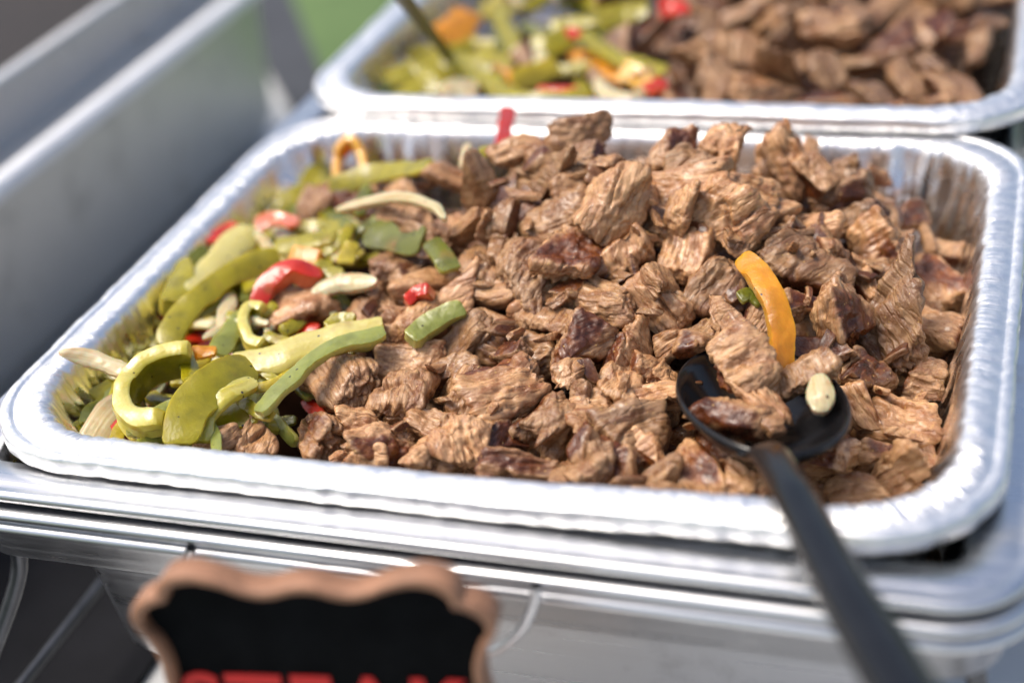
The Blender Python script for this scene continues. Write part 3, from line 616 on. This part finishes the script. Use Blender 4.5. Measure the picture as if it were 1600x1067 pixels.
S('w', [(546,358),(532,380),(528,408)], 28, 'translucent onion petal beside the lime pepper curl')
S('y', [(552,380),(545,395),(540,412)], 24, 'short yellow pepper piece on the translucent onion petal', dz=.006)
S('r', [(633,474),(652,462),(674,458)], 20, 'small bright red pepper bit between beef chunks', th=.007, dz=.006)
S('s', [(640,532),(676,507),(724,480)], 30, 'grey-green pepper strip wedged under a tan beef chunk', dz=.006, th=.005)
S('g', [(512,512),(530,502),(556,502)], 26, 'ruffled yellow-green pepper end above the pale yellow strip', dz=.007)
S('g', [(748,254),(754,240),(757,232)], 14, 'small lime pepper tip behind the beef heap', dz=.004)
S('w', [(722,262),(728,240),(732,225)], 16, 'small upright onion sliver behind the beef heap', dz=.006)
S('o', [(1160,410),(1185,426),(1206,468),(1222,522),(1224,580)], 34, 'glossy orange pepper strip hanging down into the black spoon', dz=.010, lift=[0,.004,.006,.004,.0], th=.0055, upw=.2, taper=.15)
S('d', [(1156,468),(1172,462),(1190,474)], 22, 'tiny olive pepper end under the orange strip', dz=.004)
S('r', [(176,640),(184,665),(200,690)], 20, 'dark red pepper end low in the pan corner', dz=-.004)
S('r', [(176,694),(190,698),(206,700)], 14, 'narrow red pepper edge at the foil corner below the ring', dz=-.002)
# slim slices tangled over the others
r0 = np.random.default_rng(140)
for k in range(24):
    for _ in range(60):
        px, py = r0.uniform(190, 600), r0.uniform(290, 680); q = on(px, py)
        if abs(q[0]) < .130 and abs(q[1]) < .104 and q[0] < bord(q[1]) - .004: break
    a = r0.choice([.75, .9, 1.1, .4, 2.4]) + r0.normal(0, .2); l = r0.uniform(34, 62); bw = r0.normal(0, 14); c = 'gsgwygsgwgdy'[k % 12]
    dx, dy = math.cos(a), -.75 * math.sin(a)
    S(c, [(px - l * dx, py - l * dy), (px - .4 * l * dx + bw * dy, py - .4 * l * dy - bw * dx), (px + .4 * l * dx + bw * dy, py + .4 * l * dy - bw * dx), (px + l * dx, py + l * dy)], r0.uniform(12, 19),
      {'g': 'slim yellow-green pepper slice', 's': 'slim grey-green pepper slice', 'd': 'slim olive pepper slice', 'y': 'slim pale yellow pepper slice', 'w': 'slim onion slice'}[c] + ' tangled among the broad pepper strips',
      dz=r0.uniform(.001, .006), th=.0022, group=CN[c] + ' slim slices in the spoon pan')
# peppers of the layer beneath
r0 = np.random.default_rng(21)
for k in range(90):
    for _ in range(50):
        px, py = r0.uniform(150, 640), r0.uniform(270, 700)
        q = on(px, py)
        if abs(q[0]) < .138 and abs(q[1]) < .108 and q[0] < bord(q[1]) + .012: break
    a = r0.uniform(0, 3.14); l = r0.uniform(28, 58); c = 'ggsdgywgrwgd'[k % 12]
    S(c, [(px - l * math.cos(a), py + .7 * l * math.sin(a)), (px + r0.normal(0, 8), py + r0.normal(0, 8)), (px + l * math.cos(a), py - .7 * l * math.sin(a))], r0.uniform(16, 28),
      {'g': 'yellow-green pepper strip buried beneath the top peppers', 's': 'grey-green pepper strip buried beneath the top peppers', 'd': 'olive pepper strip buried beneath the top peppers',
       'y': 'pale yellow pepper strip buried beneath the top peppers', 'w': 'onion strip buried beneath the top peppers', 'r': 'red pepper strip buried beneath the top peppers'}[c],
      dz=-.001 - r0.uniform(0, .008), group=CN[c] + ' pieces of the lower layer in the spoon pan')

for k in range(18):
    yy = -.100 + .200 * k / 17; c = 'gwsgydgrg'[k % 9]; l = r0.uniform(.010, .016); a = r0.normal(0, .35); x0 = -.1345 + r0.normal(0, .002); zz = -.016 - r0.uniform(0, .008)
    P = np.array([(x0 - l * math.sin(a), yy - l, zz), (x0 + r0.normal(0, .002), yy, zz + .003), (x0 + l * math.sin(a), yy + l, zz)])
    me = strip_mesh(P, r0.uniform(.009, .014), .0034, 900 + k, unit((.5, -.1, .8)), curl=.15); me.transform(Matrix.Translation(Vector(-P[1]))); me.materials.append(PEP[c])
    o = link('onion_piece' if c == 'w' else 'pepper_strip', me); o.location = P[1]
    tag(o, CN[c] + ' piece lying low along the foil side wall', 'onion' if c == 'w' else 'pepper', CN[c] + ' pieces along the foil side wall')
# ------------------------------------------------------------------ black serving spoon and what it holds
BLACK = plain('black_nylon', (0.008, 0.008, 0.009), 0.15, 0, 60, 0.3, 0.0001)
BLACK.node_tree.nodes['Principled BSDF'].inputs['Specular IOR Level'].default_value = 0.32
sp = empty('serving_spoon', (0, 0, 0)); tag(sp, 'black plastic serving spoon with its handle resting over the foil rim', 'spoon')
rim = [atz(1058, 598, -.004), atz(1326, 640, -.004), atz(1190, 541, -.010), atz(1192, 696, .0)]
C0 = (rim[0] + rim[1]) / 2 * .5 + (rim[2] + rim[3]) / 2 * .5
bx = (rim[1] - rim[0]) / 2; ax = (rim[3] - rim[2]) / 2; bn = unit(np.cross(bx, ax)); bn = bn if bn[2] > 0 else -bn
def bowl(shift, grow):
    n, m = 64, 14; rows = []
    for i in range(n):
        t = 2 * math.pi * i / n
        rr = 1.0 + 0.05 * math.cos(t) ** 8
        row = []
        for j in range(m):
            u = j / (m - 1); dep = 0.015 * (1 - u ** 2.4)
            row.append(C0 + (ax * math.cos(t) + bx * math.sin(t)) * u * rr * grow - bn * (dep + shift))
        rows.append(row)
    return np.array(rows)
n, m = 64, 14
top_, bot_ = bowl(0, 1.0), bowl(0.0022, 1.035)
lipv = (top_[:, -1] + bot_[:, -1]) / 2 + bn * .0012
V = np.concatenate([top_, lipv[:, None], bot_[:, ::-1]], 1); mm = V.shape[1]
link('bowl', mesh_from('bowl', V.reshape(-1, 3), grid_faces(n, mm, True, False)), BLACK, sp)
HP = [C0 + ax * .90 - bn * .0030, atz(1206, 712, .0005), atz(1236, 765, .0050), atz(1268, 828, .0085), atz(1312, 910, .0125), atz(1372, 1010, .017), atz(1440, 1125, .022), atz(1520, 1260, .028)]
P = catmull(HP, 70); T = np.gradient(P, axis=0); T /= np.linalg.norm(T, axis=1)[:, None]
A = np.cross(T, bn); A /= np.linalg.norm(A, axis=1)[:, None]; B = np.cross(A, T)
t = np.linspace(0, 1, 70)
wd = np.interp(t, [0, .05, .14, .25, .45, .75, 1], [.016, .0135, .0118, .0115, .0130, .0155, .0165]) / 2; hg = np.interp(t, [0, .1, .3, 1], [.0030, .006, .0095, .0105]) / 2
a = np.linspace(0, 2 * np.pi, 20, endpoint=False); e = .95
V = P[:, None] + A[:, None] * (wd[:, None] * (np.sign(np.cos(a)) * np.abs(np.cos(a)) ** e)[None])[..., None] + B[:, None] * (hg[:, None] * (np.sign(np.sin(a)) * np.abs(np.sin(a)) ** e)[None])[..., None]
link('handle', mesh_from('handle', V.reshape(-1, 3), grid_faces(70, 20, False, True)), BLACK, sp)
for k, (px, py, z, l, w, a_, dk, lab) in enumerate([
        (1158, 570, .000, 132, 78, -45, .3, 'large tan chunk of beef piled in the black spoon'),
        (1192, 622, -.006, 100, 46, -45, .3, 'stringy beef piece slipping off the large chunk in the spoon'),
        (1138, 645, -.007, 112, 46, -14, .8, 'dark purple-brown beef piece lying in the black spoon'),
        (1256, 580, -.004, 68, 48, 30, .1, 'small tan beef piece in the black spoon beside the orange strip'),
        (1205, 655, -.008, 50, 32, -60, .2, 'small frayed beef end in the middle of the black spoon')]):
    p = atz(px, py, z); s_ = depth(p) / FPX; Ln, W = l * s_ * 1.08, w * s_ * 1.1; Tk = W * .7
    o = link('beef_chunk', beef_mesh(5000 + 17 * k, Ln, W, Tk, dk)); x, y, zz = orient(p, a_, .08, rg); place(o, p - zz * Tk * .2, x, y, zz); tag(o, lab, 'beef chunk')
P = [atz(1278, 590, -.003), atz(1284, 618, -.003), atz(1282, 645, -.006)]
me = strip_mesh(np.array(P), .0078, .0036, 77, np.array([0, -.4, .9]), taper=.5, n=30, blunt=.25, curl=.3); mid = P[1]; me.transform(Matrix.Translation(Vector(-mid))); me.materials.append(ONION)
o = link('onion_piece', me); o.location = mid; tag(o, 'rounded olive-white onion piece in the black spoon', 'onion')

# ------------------------------------------------------------------ food of the pan behind
on2 = dict(field=heap2, dz=.003)
G2 = lambda c, pts, w, lab, **k: S(c, pts, w, lab, **{**on2, **k})
G2('g', [(612,130),(640,112),(700,98),(770,105)], 34, 'long yellow-green pepper strip at the corner of the rear pan')
G2('g', [(620,160),(650,140),(690,135)], 34, 'short yellow-green pepper piece at the corner of the rear pan')
G2('w', [(690,150),(716,142),(742,152)], 46, 'white onion chunk behind the rear pan rim', th=.008)
G2('g', [(768,138),(800,158),(860,160),(925,150)], 28, 'bright green pepper strip along the rear pan rim', dz=.006, th=.006)
G2('r', [(776,172),(810,176),(850,170)], 22, 'red pepper strip below the bright green strip at the rim', dz=.004)
G2('r', [(795,168),(790,195),(782,238)], 22, 'red pepper strip hanging over the rear pan rim', dz=.014, lift=[0,.0,.0])
G2('y', [(800,128),(835,118),(870,104)], 34, 'pale yellow pepper piece above the bright green strip', dz=.006)
G2('r', [(840,140),(880,142),(905,140)], 12, 'thin red pepper edge above the bright green strip', dz=.007)
G2('r', [(916,164),(930,163),(942,168)], 18, 'small red pepper tip at the rear pan rim', dz=.006)
G2('w', [(930,125),(952,148),(985,155),(1005,140)], 26, 'curved cream onion piece beside the orange pepper', dz=.006)
G2('o', [(972,110),(996,120),(1004,135)], 34, 'orange pepper piece with a pale inside beside the curved onion', dz=.007, flip=True)
G2('r', [(1008,140),(1022,136),(1034,126)], 26, 'red-orange pepper end beside the beef in the rear pan', dz=.007)
G2('g', [(905,50),(940,75),(975,95),(1040,112)], 26, 'long green pepper strip crossing the rear pan', dz=.008)
G2('g', [(935,30),(975,20),(1012,12)], 36, 'lime pepper strip deep in the rear pan', dz=.008)
G2('g', [(830,75),(860,70),(890,50)], 36, 'lime pepper piece in the middle of the rear pan', dz=.008)
G2('o', [(690,60),(715,40),(735,20)], 50, 'broad amber pepper piece near the dark utensil handle', dz=.006)
G2('r', [(1030,15),(1050,12),(1066,22)], 30, 'red pepper piece between peppers and beef deep in the rear pan', dz=.012)
G2('r', [(885,55),(895,52),(905,56)], 18, 'small red pepper dot above a beef piece in the rear pan', dz=.014)
G2('w', [(800,80),(830,90),(845,100)], 34, 'cream onion piece in the middle of the rear pan', dz=.006)
r0 = np.random.default_rng(77)
for k in range(56):
    px, py = r0.uniform(615, 960), r0.uniform(-60, 158); a = r0.uniform(0, 3.14); l = r0.uniform(36, 70); c = 'gggydgwggogd'[k % 12]
    q = on(px, py, 0, heap2)
    if q[0] < R2[0] - .128 or q[1] < R2[1] - .104 or q[1] > R2[1] + .104: continue
    S(c, [(px - l * math.cos(a), py + .6 * l * math.sin(a)), (px + r0.normal(0, 6), py + r0.normal(0, 6)), (px + l * math.cos(a), py - .6 * l * math.sin(a))], r0.uniform(16, 26),
      {'g': 'yellow-green', 's': 'grey-green', 'd': 'olive', 'y': 'pale yellow', 'w': 'cream onion', 'o': 'amber'}[c] + (' strip' if c == 'w' else ' pepper strip') + ' heaped in the rear pan', field=heap2,
      dz=r0.uniform(-.008, .004), group=CN[c] + ' strips heaped in the rear pan')
RB = [beef_mesh(7000 + k, rg.uniform(.022, .034), rg.uniform(.011, .016), rg.uniform(.006, .011), [.3, .6, .5, .6, .3][k % 5], 20, [.05, .3, .15, .45, .0][k % 5]) for k in range(10)]
xin = lambda x, y: abs(x - R2[0]) < .134 and abs(y - R2[1]) < .106
fill(76, (-.03, .14), (.14, .37), heap2, (-.004, .004), lambda x, y: xin(x, y) and x > -.01 + r0.normal(0, .012), 8, 'brown strip of sliced beef heaped in the rear pan', 'beef strips in the rear pan', .0120, 1.0, RB)
fill(16, (-.03, .14), (.14, .37), heap2, (.012, .018), lambda x, y: xin(x, y) and x > -.02, 9, 'brown piece of beef low in the heap of the rear pan', 'lower beef pieces in the rear pan', .019, 1.0, RB)
fill(3, (-.07, -.03), (.18, .26), heap2, (-.006, -.003), xin, 12, 'lone beef piece among the peppers of the rear pan', 'beef pieces among the rear peppers', .02, .9, RB)
ut = empty('utensil', (0, 0, 0)); tag(ut, 'slim dark utensil stuck into the peppers of the rear pan', 'utensil')
V, F = tube([on(706, 104, -.004, heap2), on(690, 75, .012, heap2), atz(655, 30, .045), atz(600, -40, .09)], [.0028, .0026, .003, .0035], 30, 10)
link('shaft', mesh_from('shaft', V, F), plain('dark_metal', (.012, .013, .016), .35, .2, 50), ut)
# juice at the bottom of both pans, and a dark sheet for food and shade inside the far dish
JU = plain('meat_juice', (.022, .009, .004), .6, 0, 30, .3); JU.node_tree.nodes['Principled BSDF'].inputs['Specular IOR Level'].default_value = .03
for (x, y, z), lab in (((0, 0, 0), 'thin brown meat juice at the bottom of the spoon pan'), (R2, 'thin brown meat juice at the bottom of the rear pan')):
    P, _, _ = ring(.1345, .1035, .025, 0, 0, 10, 4); me = bpy.data.meshes.new('meat_juice'); me.from_pydata([(a_, b_, 0) for a_, b_ in P], [], [tuple(range(len(P)))]); me.update()
    o = link('meat_juice', me, JU); o.location = (x, y, z - .050); tag(o, lab, 'juice', None, 'stuff')
P, _, _ = ring(H2 - .0165, D2 - .0165, .012, XC, YC, 6, 3); me = bpy.data.meshes.new('dish_shade_plane'); me.from_pydata([(a_, b_, -.030) for a_, b_ in P], [], [tuple(range(len(P)))]); me.update(); link('food_shade_sheet', me, plain('food_shade_sheet', (.010, .006, .005), .7, 0, 60, .5), c2)  # food surface coloured near-black to paint the shade inside the dish

# ------------------------------------------------------------------ chalkboard sign
WOOD = plain('sign_wood', (.30, .150, .085), .6, 0, 90, .3, .0006); BOARD = plain('chalkboard', (.005, .0055, .006), .85, 0, 80, .3); BOARD.node_tree.nodes['Principled BSDF'].inputs['Specular IOR Level'].default_value = .05
REDI = plain('red_chalk', (.58, .012, .010), .6, 0, 300, .12)
half = [(0, 0), (.07, -.008), (.2, -.045), (.33, -.035), (.48, .025), (.62, .055), (.74, .03), (.80, -.03), (.815, -.085), (.87, -.10), (.95, -.15), (.985, -.22), (.97, -.30), (.92, -.38), (.885, -.50), (.88, -.60)]
bot = [(x, -1.2 - y) for x, y in half[::-1]]
rightside = half + bot
out = np.array(rightside + [(-x, y) for x, y in rightside[::-1]][1:-1])
out = catmull(np.vstack([out, out[:1]]), 240)[:-1]
HWS = .0495
root = empty('chalkboard_sign', (0, 0, 0)); tag(root, 'small chalkboard sign with scalloped wooden frame and red lettering', 'sign')
def extr(name, ol, z0, z1, m, hole=None, parent=root):
    n = len(ol); z = lambda P, k: np.c_[P[:, 0], np.full(len(P), k), P[:, 1]]
    if hole is None:
        me = bpy.data.meshes.new(name); V = np.vstack([z(ol, z0), z(ol, z1)])
        me.from_pydata(V.tolist(), [], [tuple(range(n)), tuple(range(2 * n - 1, n - 1, -1))] + [(i, i + n, (i + 1) % n + n, (i + 1) % n) for i in range(n)]); me.update()
    else:
        bev = .0012
        inner2 = hole; mid_ = ol + (hole - ol) * .12; mid2 = ol + (hole - ol) * .88
        rows = np.stack([z(ol, z1), z(ol, z0 + bev), z(mid_, z0), z(mid2, z0), z(inner2, z0 + bev), z(inner2, z1)], 1)
        me = mesh_from(name, rows.reshape(-1, 3), grid_faces(n, 6, True, True))
    return link(name, me, m, parent)
c_ = np.array([0, -.6]); inn = c_ + (out - c_) * np.array([.938, .91])
extr('frame', out * HWS, -.004, .004, WOOD, inn * HWS)
extr('board', (c_ + (out - c_) * np.array([.955, .935])) * HWS, .0005, .003, BOARD)
fc = bpy.data.curves.new('lettering', 'FONT'); fc.body = 'STEAK'; fc.size = .0255; fc.align_x = 'CENTER'; fc.extrude = .0002; fc.offset = .0006; fc.space_character = 1.12
ft = bpy.data.objects.new('text_source', fc); col.objects.link(ft); bpy.context.view_layer.update()
lm = bpy.data.meshes.new_from_object(ft.evaluated_get(bpy.context.evaluated_depsgraph_get())); bpy.data.objects.remove(ft); bpy.data.curves.remove(fc)
lm.name = 'lettering'; lm.materials.clear(); fo = link('lettering', lm, REDI, root); fo.rotation_euler = (math.pi / 2, 0, 0); fo.location = (-.0015, -.0002, -.0502)
for sx in (-.02, .02):
    V, F = tube([(sx, .006, -.055), (sx, .008, -.1), (sx * 1.3, .012, -.150)], .0028, 8, 8); link('stake', mesh_from('stake', V, F), WOOD, root)
me = bpy.data.meshes.new('base'); bx_ = [(x, y, z) for z in (-.168, -.150) for x, y in ((-.045, -.012), (.045, -.012), (.045, .030), (-.045, .030))]
me.from_pydata(bx_, [], [(3, 2, 1, 0), (4, 5, 6, 7), (0, 1, 5, 4), (1, 2, 6, 5), (2, 3, 7, 6), (3, 0, 4, 7)]); me.update(); link('base', me, WOOD, root)
pk = aty(478, 900, -.190); root.location = (pk[0], -.190, pk[2]); root.rotation_euler = (math.radians(-4), 0, math.radians(9))
